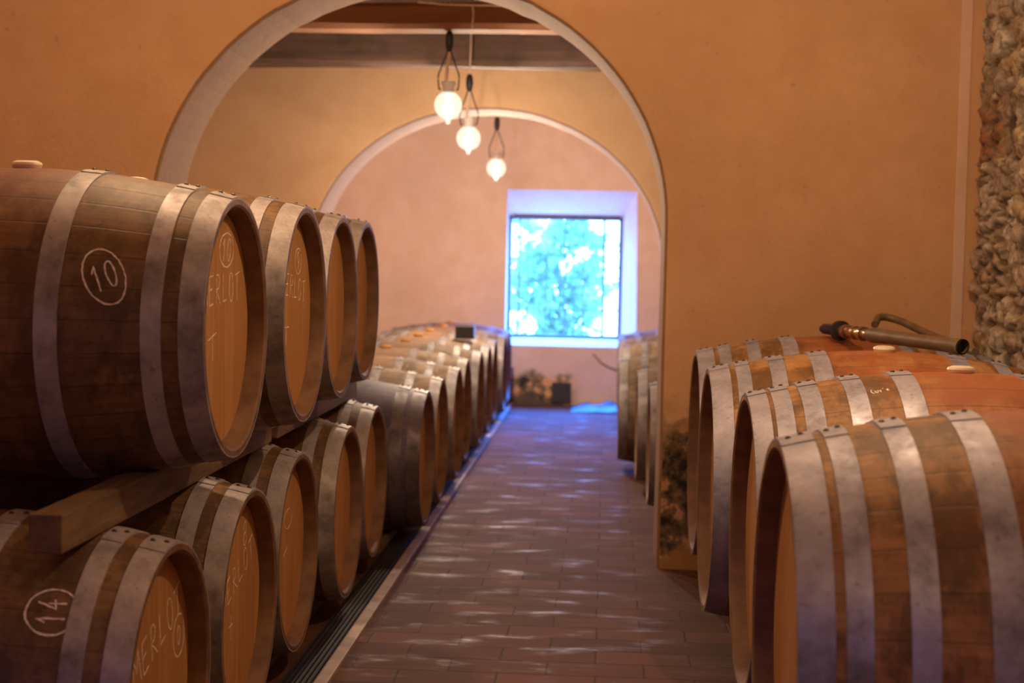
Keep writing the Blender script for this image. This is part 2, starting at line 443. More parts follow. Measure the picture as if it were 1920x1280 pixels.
def tube(bm, pts, r, seg=10, caps=True, radii=None):
    pts = [Vector(p) for p in pts]; rings = []
    up = Vector((0, 0, 1))
    for i, p in enumerate(pts):
        d = (pts[min(i+1, len(pts)-1)] - pts[max(i-1, 0)]).normalized()
        s = d.cross(up)
        if s.length < 1e-3: s = d.cross(Vector((0, 1, 0)))
        s.normalize(); t = s.cross(d).normalized()
        rr = radii[i] if radii else r
        rings.append([bm.verts.new(p + (s*math.cos(2*PI*k/seg) + t*math.sin(2*PI*k/seg))*rr) for k in range(seg)])
    for a, b in zip(rings, rings[1:]):
        for k in range(seg):
            bm.faces.new((a[k], a[(k+1) % seg], b[(k+1) % seg], b[k]))
    if caps:
        bm.faces.new(list(reversed(rings[0]))); bm.faces.new(rings[-1])
    return bm
def spline(pts, n=8):
    pts = [Vector(p) for p in pts]; out = []
    P = [2*pts[0]-pts[1]] + pts + [2*pts[-1]-pts[-2]]
    for i in range(1, len(P)-2):
        for k in range(n):
            t = k/n
            out.append(0.5*((2*P[i]) + (-P[i-1]+P[i+1])*t + (2*P[i-1]-5*P[i]+4*P[i+1]-P[i+2])*t*t + (-P[i-1]+3*P[i]-3*P[i+1]+P[i+2])*t**3))
    out.append(pts[-1]); return out

# ------------------------------------------------------------------ the rooms
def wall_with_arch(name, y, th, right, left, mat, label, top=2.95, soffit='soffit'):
    """right/left: (x, z) points of the opening's edge from the floor up to the crown"""
    edge = [Vector((x, 0, z)) for x, z in right] + [Vector((x, 0, z)) for x, z in reversed(left)]
    bm = bmesh.new()
    outline = [(XR+0.25, top), (XL-0.2, top), (XL-0.2, 0)]
    front = [bm.verts.new((p.x, y, p.z)) for p in edge]
    # front ring order: right foot .. crown .. left foot, then round the outside
    outer = [bm.verts.new((x, y, z)) for x, z in ((XL-0.2, 0), (XL-0.2, top), (XR+0.25, top), (XR+0.25, 0))]
    f = bm.faces.new(front + outer)
    r = bmesh.ops.extrude_face_region(bm, geom=[f])
    for v in [g for g in r['geom'] if isinstance(g, bmesh.types.BMVert)]:
        v.co.y += th
    bmesh.ops.recalc_face_normals(bm, faces=bm.faces)
    # rounded plaster arris
    fs = set(front)
    es = [e for e in bm.edges if (e.verts[0] in fs and e.verts[1] in fs)]
    back = [e for e in bm.edges if abs(e.verts[0].co.y-y-th) < 1e-5 and abs(e.verts[1].co.y-y-th) < 1e-5
            and all(v.co.z < top-0.1 and XL < v.co.x < XR for v in e.verts) and e.calc_length() < 1.6]
    bmesh.ops.bevel(bm, geom=es+back, offset=0.022, segments=3, affect='EDGES', profile=0.5)
    bmesh.ops.triangulate(bm, faces=[f for f in bm.faces if len(f.verts) > 4])
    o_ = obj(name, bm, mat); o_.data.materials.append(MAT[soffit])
    for p in o_.data.polygons:      # underside of the arch, its dimmer light put into the colour
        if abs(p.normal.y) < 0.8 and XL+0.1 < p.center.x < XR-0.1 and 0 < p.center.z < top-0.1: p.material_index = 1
    return struct(o_, label, 'wall')
def wob(a, k): return a + 0.006*noise.noise(Vector((k*1.7, 3.1, a)))
def arch_pts(cx, hw_r, hw_l, zs_r, zs_l, zc, p=2.0, n=26):
    right, left = [], []
    right.append((cx+hw_r, 0)); left.append((cx-hw_l, 0))
    for k in range(1, 6):
        right.append((wob(cx+hw_r, k), zs_r*k/6)); left.append((wob(cx-hw_l, k+9), zs_l*k/6))
    for k in range(n):
        a = (PI/2)*k/n
        c = math.cos(a)**(2/p); s = math.sin(a)**(2/p)
        right.append((cx+hw_r*c, wob(zs_r+(zc-zs_r)*s, k)))
        left.append((cx-hw_l*c, wob(zs_l+(zc-zs_l)*s, k+40)))
    right.append((cx, zc))
    return right, left
r1, l1 = arch_pts(-0.80, 1.025, 1.037, 1.38, 1.32, 2.335)
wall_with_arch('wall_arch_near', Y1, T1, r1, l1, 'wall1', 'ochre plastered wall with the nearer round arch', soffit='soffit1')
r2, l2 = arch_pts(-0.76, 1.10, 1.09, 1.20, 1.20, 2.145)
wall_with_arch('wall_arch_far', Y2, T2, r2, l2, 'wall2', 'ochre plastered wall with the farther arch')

def slab(name, b, mat, label, cat):
    bm = bmesh.new(); box(bm, *b); return struct(obj(name, bm, mat), label, cat)
slab('floor', (XL-0.2, XR+0.4, -2.0, Y3+0.6, -0.2, 0.0), 'floor', 'worn terracotta tile floor', 'floor')
slab('wall_left', (XL-0.2, XL, -2.0, Y3+0.3, 0, 3.1), 'side', 'plastered wall behind the left barrels', 'wall')
bm = bmesh.new()
box(bm, XL-0.2, BX0, -2.2, -2.0, 0, 3.1); box(bm, BX1, XR+0.4, -2.2, -2.0, 0, 3.1)
box(bm, BX0, BX1, -2.2, -2.0, 0, BZ0); box(bm, BX0, BX1, -2.2, -2.0, BZ1, 3.1)
struct(obj('wall_behind', bm, 'side'), 'plastered wall behind the viewer', 'wall')
w2 = empty('fill_window', ((BX0+BX1)/2, -2.1, BZ0)); struct(w2, 'unseen window behind the viewer, added for bluish fill light', 'window')
bm = bmesh.new(); q = (BX1-BX0)/2
for a, b in ((-q, -q+0.04), (q-0.04, q), (-0.02, 0.02)): box(bm, a, b, -0.02, 0.02, 0, BZ1-BZ0, 0.003)
for a, b in ((0, 0.04), (BZ1-BZ0-0.04, BZ1-BZ0)): box(bm, -q, q, -0.02, 0.02, a, b, 0.003)
obj('window_frame', bm, 'frame', w2)
bm = bmesh.new(); box(bm, -q, q, -0.003, 0.003, 0, BZ1-BZ0); obj('window_pane', bm, 'pane', w2)
slab('wall_right', (XR+0.02, XR+0.22, Y1+0.1, Y3+0.3, 0, 3.1), 'side', 'plastered right wall beyond the near arch', 'wall')
slab('ceiling_near', (XL-0.2, XR+0.4, -2.2, Y1+0.2, 2.95, 3.1), 'ceil', 'plaster ceiling over the nearest bay', 'ceiling')
slab('ceiling', (XL-0.2, XR+0.4, Y1+0.2, Y3+0.6, 2.62, 2.80), 'board', 'dark boarded ceiling above the beams', 'ceiling')

# back wall with its splayed window opening
bm = bmesh.new()
o = [(XL-0.2, 0), (XR+0.4, 0), (XR+0.4, 3.1), (XL-0.2, 3.1)]
h = [(OX0, OZ0), (OX1, OZ0), (OX1-0.02, OZ1), (OX0, OZ1)]
w = [(WX0, WZ0), (WX1, WZ0), (WX1, WZ1), (WX0, WZ1)]
vo = [bm.verts.new((x, Y3, z)) for x, z in o]
vh = [bm.verts.new((x, Y3, z)) for x, z in h]
ho = [bm.verts.new((x, Y3+WD+0.12, z)) for x, z in o]
vb = [bm.verts.new((x, Y3+WD+0.12, z)) for x, z in w]
for i in range(4):
    j = (i+1) % 4
    bm.faces.new((vo[i], vo[j], vh[j], vh[i]))
    bm.faces.new((ho[j], ho[i], vb[i], vb[j]))
    bm.faces.new((vo[j], vo[i], ho[i], ho[j]))
bmesh.ops.recalc_face_normals(bm, faces=bm.faces)
struct(obj('wall_back', bm, 'wall3'), 'pink plastered back wall around the window', 'wall')
bm = bmesh.new()
vh = [bm.verts.new((x, Y3, z)) for x, z in h]
vw = [bm.verts.new((x, Y3+WD, z)) for x, z in w]
vb = [bm.verts.new((x, Y3+WD+0.12, z)) for x, z in w]
for i in range(4):
    j = (i+1) % 4
    bm.faces.new((vh[i], vh[j], vw[j], vw[i])); bm.faces.new((vw[i], vw[j], vb[j], vb[i]))
struct(obj('trim_1', bm, 'reveal'), 'whitewashed splayed reveal of the window', 'window reveal')

# window: frame, mullions, pane, iron grille outside
win = empty('window_1', ((WX0+WX1)/2, Y3+WD, WZ0)); struct(win, 'iron barred window in the back wall', 'window')
cx, cz = (WX0+WX1)/2, WZ0
def rel(bm): bmesh.ops.translate(bm, verts=bm.verts, vec=(-cx, -(Y3+WD), -cz)); return bm
bm = bmesh.new(); f = 0.028; yy = Y3+WD
box(bm, WX0, WX0+f, yy-0.01, yy+0.04, WZ0, WZ1, 0.004); box(bm, WX1-f, WX1, yy-0.01, yy+0.04, WZ0, WZ1, 0.004)
box(bm, WX0, WX1, yy-0.01, yy+0.04, WZ0, WZ0+f, 0.004); box(bm, WX0, WX1, yy-0.01, yy+0.04, WZ1-f, WZ1, 0.004)
obj('window_frame', rel(bm), 'frame', win)
for x in (WX0+0.095, WX1-0.15):
    bm = bmesh.new(); box(bm, x-0.008, x+0.008, yy+0.005, yy+0.035, WZ0+f, WZ1-f, 0.002)
    obj('mullion', rel(bm), 'frame', win)
bm = bmesh.new(); box(bm, WX0+f, WX1-f, yy+0.014, yy+0.019, WZ0+f, WZ1-f)
obj('window_pane', rel(bm), 'pane', win)
bm = bmesh.new()
for k in range(3):
    z = WZ0 + (WZ1-WZ0)*(0.235+0.265*k); tube(bm, [(WX0, yy+0.09, z), (WX1, yy+0.09, z)], 0.007, 8)
for k in range(5):
    x = WX0 + (WX1-WX0)*(k+1)/6; tube(bm, [(x, yy+0.09, WZ0), (x, yy+0.09, WZ1)], 0.006, 8)
obj('iron_grille', rel(bm), 'frame', win)
bm = bmesh.new(); box(bm, WX0+0.04, WX1-0.02, yy-0.035, yy-0.012, WZ1-0.005, WZ1+0.055, 0.004)
obj('wooden_lintel', rel(bm), 'board', win)

# shrub outside the window
tr = empty('climbing_shrub', (-0.5, 15.2, 0)); tag(tr, 'leafy shrub seen blurred through the barred window', 'shrub')
bm = bmesh.new()
for i in range(4300):
    z = random.uniform(0.1, 2.05)
    w_ = 0.46 + 0.05*math.sin(z*9)
    x = random.gauss(0, 0.5)*w_*1.25 if random.random() < 0.25 else random.uniform(-w_, w_)
    if random.random() < 0.06: x = random.uniform(-1.3, 1.4)
    y = random.uniform(-0.35, 0.45)
    cl = noise.noise(Vector((x*3.2+4, z*3.2, 0.3)))
    if cl < -0.22 and random.random() < 0.93: continue
    s = random.uniform(0.035, 0.075)
    rot = Matrix.Rotation(random.uniform(0, 2*PI), 3, 'Z') @ Matrix.Rotation(random.uniform(-0.9, 0.9)+PI/2, 3, 'X') @ Matrix.Rotation(random.uniform(0, 2*PI), 3, 'Z')
    c = Vector((x, y, z))
    pts = [(-s, 0, 0), (-s*0.4, s*0.42, 0.004), (s*0.4, s*0.36, 0.004), (s, 0, 0), (s*0.4, -s*0.36, 0.004), (-s*0.4, -s*0.42, 0.004)]
    bm.faces.new([bm.verts.new(c + rot @ Vector(p)) for p in pts])
tag(obj('foliage', bm, 'leaf', tr), kind='stuff')
bm = bmesh.new()
tube(bm, spline([(0, 0.1, -0.2), (0.05, 0.1, 0.8), (-0.06, 0.1, 1.4), (0.02, 0.1, 1.9)]), 0.04, 10, radii=None)
for s_ in (-1, 1):
    for z in (0.5, 1.0, 1.5):
        tube(bm, spline([(0, 0.1, z), (0.2*s_, 0.05, z+0.2), (0.42*s_, 0.05, z+0.45)], 5), 0.012, 6)
obj('stem', bm, 'bark', tr, True)

# beams of the middle bay
def old_beam(name, y, z0, z1, d, mat, label):
    bm = bmesh.new(); n = 30; rings = []
    for k in range(n+1):
        x = XL + (XR+0.02-XL)*k/n
        j = lambda q: 0.012*noise.noise(Vector((x*1.3, q, y)))
        c = 0.025
        prof = [(0, z0+c), (c, z0), (d-c, z0), (d, z0+c), (d, z1-c), (d-c, z1), (c, z1), (0, z1-c)]
        rings.append([bm.verts.new((x, y+a+j(i*3.1), b+j(i*3.1+7))) for i, (a, b) in enumerate(prof)])
    for a, b in zip(rings, rings[1:]):
        for i in range(8): bm.faces.new((a[i], a[(i+1) % 8], b[(i+1) % 8], b[i]))
    bm.faces.new(rings[0]); bm.faces.new(list(reversed(rings[-1])))
    bmesh.ops.recalc_face_normals(bm, faces=bm.faces)
    return struct(obj(name, bm, mat), label, 'beam')
old_beam('trim_2', 8.45, 2.305, 2.55, 0.20, 'beam', 'dark old timber beam before the farther arch')
old_beam('trim_3', 7.10, 2.305, 2.43, 0.20, 'beam2', 'reddish timber beam, nearer of the two')

# stone wall on the right with real relief
bm = bmesh.new()
cl = bm.verts.layers.float_color.new('stone')
ny, nz = 340, 290
ya, yb = 2.4, Y1+0.02; za, zb = 0.0, 2.95
pal = [(0.78, 0.66, 0.52), (0.66, 0.53, 0.41), (0.86, 0.77, 0.65), (0.60, 0.51, 0.46), (0.76, 0.64, 0.40), (0.68, 0.60, 0.55), (0.88, 0.82, 0.72)]
grid = []
for i in range(ny+1):
    row = []
    for k in range(nz+1):
        y = ya+(yb-ya)*i/ny; z = za+(zb-za)*k/nz
        q = Vector((y*5.2, z*11.5, 0.0)) + noise.noise_vector(Vector((y*5, z*7, 2)))*0.7
        d, pts = noise.voronoi(q)
        e = d[1]-d[0]
        cell = Vector((round(pts[0].x, 3), round(pts[0].y, 3), 0))
        rn = random.Random(int(cell.x*1311)*7919 + int(cell.y*977)); c = rn.choice(pal); hh = rn.random()
        brick = (1.62 < z < 1.86 and y > 5.55)
        if brick: c = (0.56, 0.26, 0.15) if hh < 0.8 else c
        s = min(1.0, max(0.0, (e-0.05)/0.16)); s = s*s*(3-2*s)
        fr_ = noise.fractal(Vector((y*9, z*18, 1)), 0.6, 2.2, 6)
        rel_ = s*(0.016+0.045*hh) + 0.026*fr_
        edge = min(1.0, (yb-y)/0.05)
        v = bm.verts.new((XR - 0.060 - rel_*edge*0.6, y, z))
        mo = (0.50, 0.40, 0.29)
        hol = min(1.0, max(0.0, (-fr_-0.12)/0.35)); c = tuple(x*(1-0.75*hol) for x in c); mo = tuple(x*(1-0.8*hol) for x in mo)  # shade of the hollows darkened into stone and mortar colour
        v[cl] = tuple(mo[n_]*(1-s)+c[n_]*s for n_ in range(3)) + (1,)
        row.append(v)
    grid.append(row)
for i in range(ny):
    for k in range(nz):
        bm.faces.new((grid[i][k], grid[i][k+1], grid[i+1][k+1], grid[i+1][k]))
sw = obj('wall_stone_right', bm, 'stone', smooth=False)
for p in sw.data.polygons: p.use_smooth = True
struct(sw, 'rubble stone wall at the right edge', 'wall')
slab('wall_right_near', (XR+0.07, XR+0.3, -2.2, Y1+0.1, 0, 3.1), 'side', 'backing of the rubble stone wall', 'wall')

# pale vertical band on the near wall by the stone corner
bm = bmesh.new(); box(bm, 1.346, 1.388, Y1-0.004, Y1+0.01, 0, 2.9, 0.002)
struct(obj('trim_4', bm, 'band'), 'pale vertical plaster band beside the rubble wall', 'band')

# curb and drain along the left row
bm = bmesh.new(); box(bm, -0.805, -0.765, 1.2, Y3, -0.05, 0.012, 0.004)
struct(obj('trim_5', bm, 'curb'), 'pale stone curb line along the left drain', 'curb')
dr = empty('drain_grate', (-0.855, 1.2, 0)); tag(dr, 'long dark slotted drain grate beside the pale curb', 'drain')
bm = bmesh.new(); box(bm, -0.045, 0.045, 0, Y3-1.2, -0.001, 0.003)
obj('channel', bm, 'black', dr)
bm = bmesh.new()
for k in range(6):
    x = -0.042 + 0.0158*k; box(bm, x, x+0.006, 0, Y3-1.2, 0.002, 0.012)
tag(obj('bar', bm, 'grate', dr), kind='stuff')

# ------------------------------------------------------------------ barrels
def radius(x, L_, rh, rb): return rb - (rb-rh)*abs(2*x/L_)**1.9
RIVW = 0.006
def make_barrel(name, L_, rh, rb, hoops, bodymat, hoopmat, rivets=True, bung='bung', seg=72, face=1, rot=0.0):
    """axis X, visible head towards face*X; rh/rb are radii over the hoops / at the bulge"""
    root = empty(name, (0, 0, 0))
    th, rec, st = 0.003, 0.042, 0.026
    R_ = lambda x: radius(x, L_, rh-th, rb)
    n = 26; out = []
    for k in range(n+1):
        x = -L_/2 + L_*k/n; out.append((x, R_(x)))
    r_e = R_(L_/2); hl = L_/2
    prof = [(-hl+rec+0.012, r_e-st), (-hl+rec, r_e-st), (-hl+0.004, r_e-0.017), (-hl, r_e-0.012)] + out + \
           [(hl, r_e-0.012), (hl-0.004, r_e-0.017), (hl-rec, r_e-st), (hl-rec-0.012, r_e-st)]
    bm = bmesh.new(); lathe_x(bm, prof, seg)
    bmesh.ops.recalc_face_normals(bm, faces=bm.faces)
    b = obj('staves', bm, bodymat, root, True)
    b.data.materials.append(MAT['rim'])
    for p in b.data.polygons:      # end grain and inside of the chime
        if math.hypot(p.center.y, p.center.z) < r_e-0.008: p.material_index = 1
    for s in (1, -1):
        bm = bmesh.new()
        x = s*(hl-rec)
        c = [bm.verts.new((0, (r_e-st+0.002)*math.sin(2*PI*k/seg), (r_e-st+0.002)*math.cos(2*PI*k/seg))) for k in range(seg)]
        f_ = bm.faces.new(c)
        r = bmesh.ops.extrude_face_region(bm, geom=[f_])
        for v in r['geom']:
            if isinstance(v, bmesh.types.BMVert): v.co.x -= s*0.02
        bmesh.ops.recalc_face_normals(bm, faces=bm.faces)
        obj('head', bm, 'head', root, loc=(x, 0, 0))
    for s in (1, -1):
        for a, b_ in hoops:
            xa, xb = s*(hl-a), s*(hl-b_)
            x0, x1 = min(xa, xb), max(xa, xb)
            bm = bmesh.new(); m = 4
            xs = [x0+(x1-x0)*k/m for k in range(m+1)]
            pr = [(x, R_(x)-0.001) for x in reversed(xs)] + [(x, R_(x)+th) for x in xs]
            lathe_x(bm, pr, seg, closed=True)
            w_ = 0.11/(rb)
            pr2 = [(x, R_(x)+th-0.0005) for x in reversed(xs)] + [(x, R_(x)+th+0.0022) for x in xs]
            lathe_x(bm, pr2, 6, closed=True, a0=-w_*0.55, a1=w_*0.45, caps=True)
            bmesh.ops.recalc_face_normals(bm, faces=bm.faces)
            hp = obj('hoop', bm, hoopmat, root, True)
            if rivets:
                for q in (-1, 1):
                    xx = (x0+x1)/2 + q*min(0.012, (x1-x0)*0.27)
                    bm = bmesh.new()
                    bmesh.ops.create_uvsphere(bm, u_segments=10, v_segments=6, radius=1.0)
                    rz = R_(xx)+th+0.0015
                    bmesh.ops.transform(bm, matrix=Matrix.Rotation(-0.02*q, 4, 'X') @ Matrix.Translation((xx, 0, rz)) @ Matrix.Diagonal((RIVW, RIVW, 0.0048, 1)), verts=bm.verts)
                    obj('rivet', bm, 'rivet', hp, True)
    if bung:
        bm = bmesh.new()
        lathe_z(bm, [(0, -0.01), (0.026, -0.01), (0.031, 0.004), (0.033, 0.009), (0.031, 0.014), (0.022, 0.0175), (0, 0.018)], 28)
        bmesh.ops.recalc_face_normals(bm, faces=bm.faces)
        tag(obj('bung', bm, bung, root, True, loc=(0, 0, R_(0)-0.002)), label='white silicone bung' if bung == 'bung' else 'amber bung')
    return root
def copy_tree(o, parent=None):
    c = o.copy(); COL.objects.link(c)
    if parent: c.parent = parent
    for ch in list(o.children): copy_tree(ch, c)
    return c

HL = [(0.0, 0.050), (0.083, 0.123), (0.285, 0.332)]
HR = [(0.0, 0.058), (0.075, 0.116), (0.172, 0.216), (0.292, 0.346)]
HR2 = [(0.0, 0.044), (0.054, 0.095), (0.118, 0.163), (0.220, 0.266), (0.338, 0.390)]
LB, rhL, rbL = 0.95, 0.287, 0.345
LR, rhR, rbR = 1.045, 0.366, 0.432
used = set()
def place(master, x_rim, y, z, label, group, face, Llen, roll=0.0):
    o = master if master.name not in used else copy_tree(master)
    used.add(master.name)
    o.location = (x_rim - face*Llen/2, y, z); o.rotation_euler = (roll, 0, 0)
    tag(o, label, 'barrel', group)
    return o

mL = make_barrel('wine_barrel', LB, rhL, rbL, HL, 'oakL', 'hoopL')
GU, GL_, GR, GB, GX = 'upper row of barrels in the left stack', 'lower row of barrels in the left stack', 'large barrels along the right wall', 'far row of barrels on the left beyond the near arch', 'far row of barrels on the right beyond the near arch'
ZU, ZL = 1.057, 0.358
U = []
for i, (x, y, z, lab, rl) in enumerate([
    (-0.812, 3.26, ZU, 'oak barrel with circled 10 chalked on side and head, nearest of upper left row', 0.03),
    (-0.800, 3.955, ZU+0.005, 'oak barrel second in the upper left row, between the circled 10 barrel and the third', -0.10),
    (-0.838, 4.72, ZU, 'oak barrel third in the upper left row, with unmarked orange head', 0.06),
    (-0.872, 5.415, ZU, 'oak barrel last and farthest of the upper left row', -0.05)]):
    U.append(place(mL, x, y, z, lab, GU, 1, LB, rl))
LO = []
for i, (x, y, lab, rl) in enumerate([
    (-0.842, 2.88, 'oak barrel with circled 14 chalked on its side, nearest of the lower left row', 0.04),
    (-0.850, 3.575, 'oak barrel second in the lower left row, behind the circled 14 barrel', -0.03),
    (-0.875, 4.27, 'oak barrel third in the lower left row, orange head chalked with a circle', 0.02),
    (-0.850, 4.965, 'oak barrel fourth in the lower left row, under the farther pair of upper barrels', -0.05),
    (-0.866, 5.66, 'oak barrel fifth in the lower left row, just before the purplish grey barrel', 0.03)]):
    LO.append(place(mL, x, y, ZL, lab, GL_, 1, LB, rl))
mG = make_barrel('wine_barrel', LB, rhL, rbL, [(0.0, 0.055), (0.075, 0.125), (0.285, 0.332)], 'oakG', 'hoopG')
place(mG, -0.752, 6.36, ZL, 'purplish grey stained barrel standing out from the lower left row under the near arch', GB, 1, LB)
mB = make_barrel('wine_barrel', LB, rhL, rbL, [(0.0, 0.050), (0.125, 0.165), (0.285, 0.325)], 'oakB', 'hoopB', rivets=True, bung='amber', seg=48)
ords = ['first', 'second', 'third', 'fourth', 'fifth', 'sixth', 'seventh', 'eighth']
for i in range(8):
    place(mB, -0.765 + 0.012*math.sin(i*2.3), 7.05+0.705*i, ZL, '%s dusty oak barrel behind the purplish grey one in the far left row' % ords[i], GB, 1, LB, 0.05*math.sin(i*1.9))
mR = make_barrel('large_wine_barrel', LR, rhR, rbR, HR, 'oakR', 'hoopR', seg=96, face=-1)
mR2 = make_barrel('large_wine_barrel', 1.035, rhR, rbR, HR2, 'oakR', 'hoopR', seg=96, face=-1)
ZR = 0.537
RB = [place(mR, 0.316, 2.72, ZR, 'large oak barrel nearest in the right row, broad pale hoops, cut by the frame edge', GR, -1, LR, 0.02),
      place(mR2, 0.346, 3.67, ZR, 'large honey oak barrel second in the right row, with small white writing', GR, -1, 1.035, -0.02),
      place(mR, 0.312, 4.54, ZR, 'large reddish oak barrel third in the right row, round white bung beside the brass fitting', GR, -1, LR, 0.03),
      place(mR, 0.328, 5.42, ZR, 'large oak barrel farthest in the right row, against the ochre wall', GR, -1, LR, -0.03)]
for i, (x, y, lab) in enumerate([(0.215, 7.10, 'dusty barrel nearest beyond the right pier of the near arch'),
                                 (0.175, 7.92, 'dusty barrel second beyond the right pier, set slightly back'),
                                 (0.085, 8.72, 'dusty barrel with wide end hoop standing out most into the aisle on the right'),
                                 (0.12, 10.2, 'dusty barrel first past the farther arch on the right'),
                                 (0.10, 10.95, 'dusty barrel second past the farther arch on the right'),
                                 (0.10, 11.7, 'dusty barrel on the right nearest the window wall')]):
    place(mB, x, y, ZL, lab, GX, -1, LB)

# ------------------------------------------------------------------ chalk writing
def ell(cx_, cy_, a, b, n=22, a0=0.3, turn=1.04):
    return [(cx_+a*math.cos(a0+2*PI*turn*k/n), cy_+b*math.sin(a0+2*PI*turn*k/n)) for k in range(n+1)]
GLY = {'1': [[(0.15, 0.72), (0.5, 1), (0.45, 0)]], '0': [ell(0.5, 0.5, 0.38, 0.5)],
       '4': [[(0.75, 1), (0.1, 0.35), (0.95, 0.42)], [(0.62, 0.62), (0.55, 0)]],
       'M': [[(0, 0), (0.15, 1), (0.5, 0.4), (0.85, 1), (1, 0)]],
       'E': [[(0.85, 1), (0.2, 0.95), (0.12, 0.5), (0.15, 0), (0.85, 0.05)], [(0.12, 0.5), (0.65, 0.55)]],
       'R': [[(0.15, 0), (0.2, 1), (0.6, 1), (0.8, 0.8), (0.6, 0.55), (0.2, 0.5), (0.9, 0)]],
       'L': [[(0.25, 1), (0.15, 0.05), (0.85, 0.1)]], 'O': [ell(0.5, 0.5, 0.36, 0.5)],
       'T': [[(0.05, 0.9), (0.95, 1)], [(0.5, 0.95), (0.45, 0)]], '8': [ell(0.5, 0.75, 0.25, 0.25), ell(0.5, 0.27, 0.32, 0.28)],
       '9': [ell(0.45, 0.7, 0.3, 0.3), [(0.75, 0.75), (0.7, 0.3), (0.35, 0)]], '/': [[(0.1, 0), (0.9, 1)]],
       '+': [[(0.5, 1), (0.5, 0)], [(0.2, 0.55), (0.85, 0.62)]],
       'C': [[(0.85, 0.85), (0.5, 1), (0.15, 0.6), (0.2, 0.15), (0.6, 0), (0.9, 0.15)]],
       'u': [[(0.15, 0.6), (0.2, 0.1), (0.5, 0), (0.8, 0.15), (0.82, 0.6)]], 'v': [[(0.1, 0.6), (0.45, 0), (0.85, 0.65)]],
       'e': [[(0.2, 0.35), (0.75, 0.4), (0.6, 0.65), (0.25, 0.5), (0.25, 0.1), (0.8, 0.08)]],
       "'": [[(0.4, 0.8), (0.6, 1.0)]], 'a': [ell(0.45, 0.3, 0.3, 0.3), [(0.78, 0.6), (0.8, 0)]], 'i': [[(0.5, 0.6), (0.5, 0)], [(0.5, 0.85), (0.53, 0.9)]]}
def text_strokes(s, w_, h_, rot=0.0, slant=0.0):
    out = []; n = len(s); cw = w_/n
    for i, ch in enumerate(s):
        for st in GLY.get(ch, []):
            pts = []
            for u, v in st:
                x = -w_/2 + cw*(i+0.08+0.84*u) + slant*(v-0.5)*h_; y = (v-0.5)*h_
                pts.append((x*math.cos(rot)-y*math.sin(rot), x*math.sin(rot)+y*math.cos(rot)))
            out.append(pts)
    return out
def ribbons(strokes, fn, width):
    bm = bmesh.new()
    for st in strokes:
        pts = [Vector((a, b)) for a, b in st]
        fine = []
        for p, q in zip(pts, pts[1:]):
            k = max(1, int((q-p).length/0.006))
            fine += [p + (q-p)*t/k for t in range(k)]
        fine.append(pts[-1]); prev = None
        for i, p in enumerate(fine):
            d = fine[min(i+1, len(fine)-1)] - fine[max(i-1, 0)]
            if d.length < 1e-9: continue
            d.normalize(); nrm = Vector((-d.y, d.x))
            j = Vector((random.uniform(-1, 1), random.uniform(-1, 1)))*0.0007
            w2 = width*random.uniform(0.6, 1.25)/2
            a, b = p+j+nrm*w2, p+j-nrm*w2
            cur = [bm.verts.new(fn(a.x, a.y, 0.0004)), bm.verts.new(fn(b.x, b.y, 0.0004)),
                   bm.verts.new(fn(b.x, b.y, 0.0)), bm.verts.new(fn(a.x, a.y, 0.0))]
            if prev:
                for q_ in range(4): bm.faces.new((prev[q_], prev[(q_+1) % 4], cur[(q_+1) % 4], cur[q_]))
            prev = cur
    bmesh.ops.recalc_face_normals(bm, faces=bm.faces)
    return bm
def on_head(b, items, L_=LB, width=0.0032, name='chalk_writing'):
    x = L_/2 - 0.042
    for strokes, yc, zc in items:
        fn = lambda u, v, l: (x + 0.0002 + l, yc+u, zc+v)
        o_ = obj(name, ribbons(strokes, fn, width), 'chalk', b); tag(o_, label='chalk writing')
def on_side(b, strokes, xr, phi, L_, rh, rb, width=0.0035, name='chalk_number'):
    """around (xr from the barrel centre, angle phi down from the top towards the viewer)"""
    def fn(u, v, l):
        X = xr + u; rr = radius(X, L_, rh-0.003, rb); a = -(phi) + v/rr
        rr += 0.0004 + l
        return (X, rr*math.sin(a), rr*math.cos(a))
    o_ = obj(name, ribbons(strokes, fn, width), 'chalk', b); tag(o_, label='chalk number')
circ = lambda a, b, tilt=0.0: [[(x*math.cos(tilt)-y*math.sin(tilt), x*math.sin(tilt)+y*math.cos(tilt)) for x, y in ell(0, 0, a, b, 30, 0.7, 1.05)]]
on_head(U[0], [(circ(0.062, 0.038) + text_strokes('10', 0.085, 0.05, 0.0, 0.2), 0.06, 0.170),
               (text_strokes('MERLOT', 0.34, 0.065), 0.015, 0.085), (text_strokes('T', 0.09, 0.055, 0.1), -0.06, -0.04)])
on_side(U[0], circ(0.040, 0.062, 0.45) + text_strokes('10', 0.056, 0.056, 0.5, 0.1), 0.475-0.200, PI/2-0.39, LB, rhL, rbL)
on_head(U[1], [(circ(0.04, 0.035) + text_strokes('9', 0.04, 0.05), 0.07, 0.15), (text_strokes('MERLOT', 0.32, 0.06), 0.02, 0.075), (text_strokes('T', 0.07, 0.05), -0.05, -0.06)], width=0.0028)
on_head(LO[0], [(text_strokes('MERLOT', 0.34, 0.07, 0.22), 0.04, 0.095), (circ(0.04, 0.045) + text_strokes('0', 0.03, 0.04), 0.185, 0.05)])
on_side(LO[0], circ(0.046, 0.046) + text_strokes('14', 0.055, 0.050, PI/2+0.12), 0.475-0.155, 0.83, LB, rhL, rbL)
on_head(LO[1], [(text_strokes('8', 0.05, 0.06), 0.09, 0.165), (text_strokes('MERLOT', 0.34, 0.06, 0.3), 0.02, 0.075), (text_strokes('+', 0.07, 0.06), -0.04, -0.045)], width=0.0028)
on_head(LO[2], [(circ(0.05, 0.028), 0.03, 0.09), (text_strokes('/', 0.09, 0.02), 0.0, 0.0)], width=0.0028)
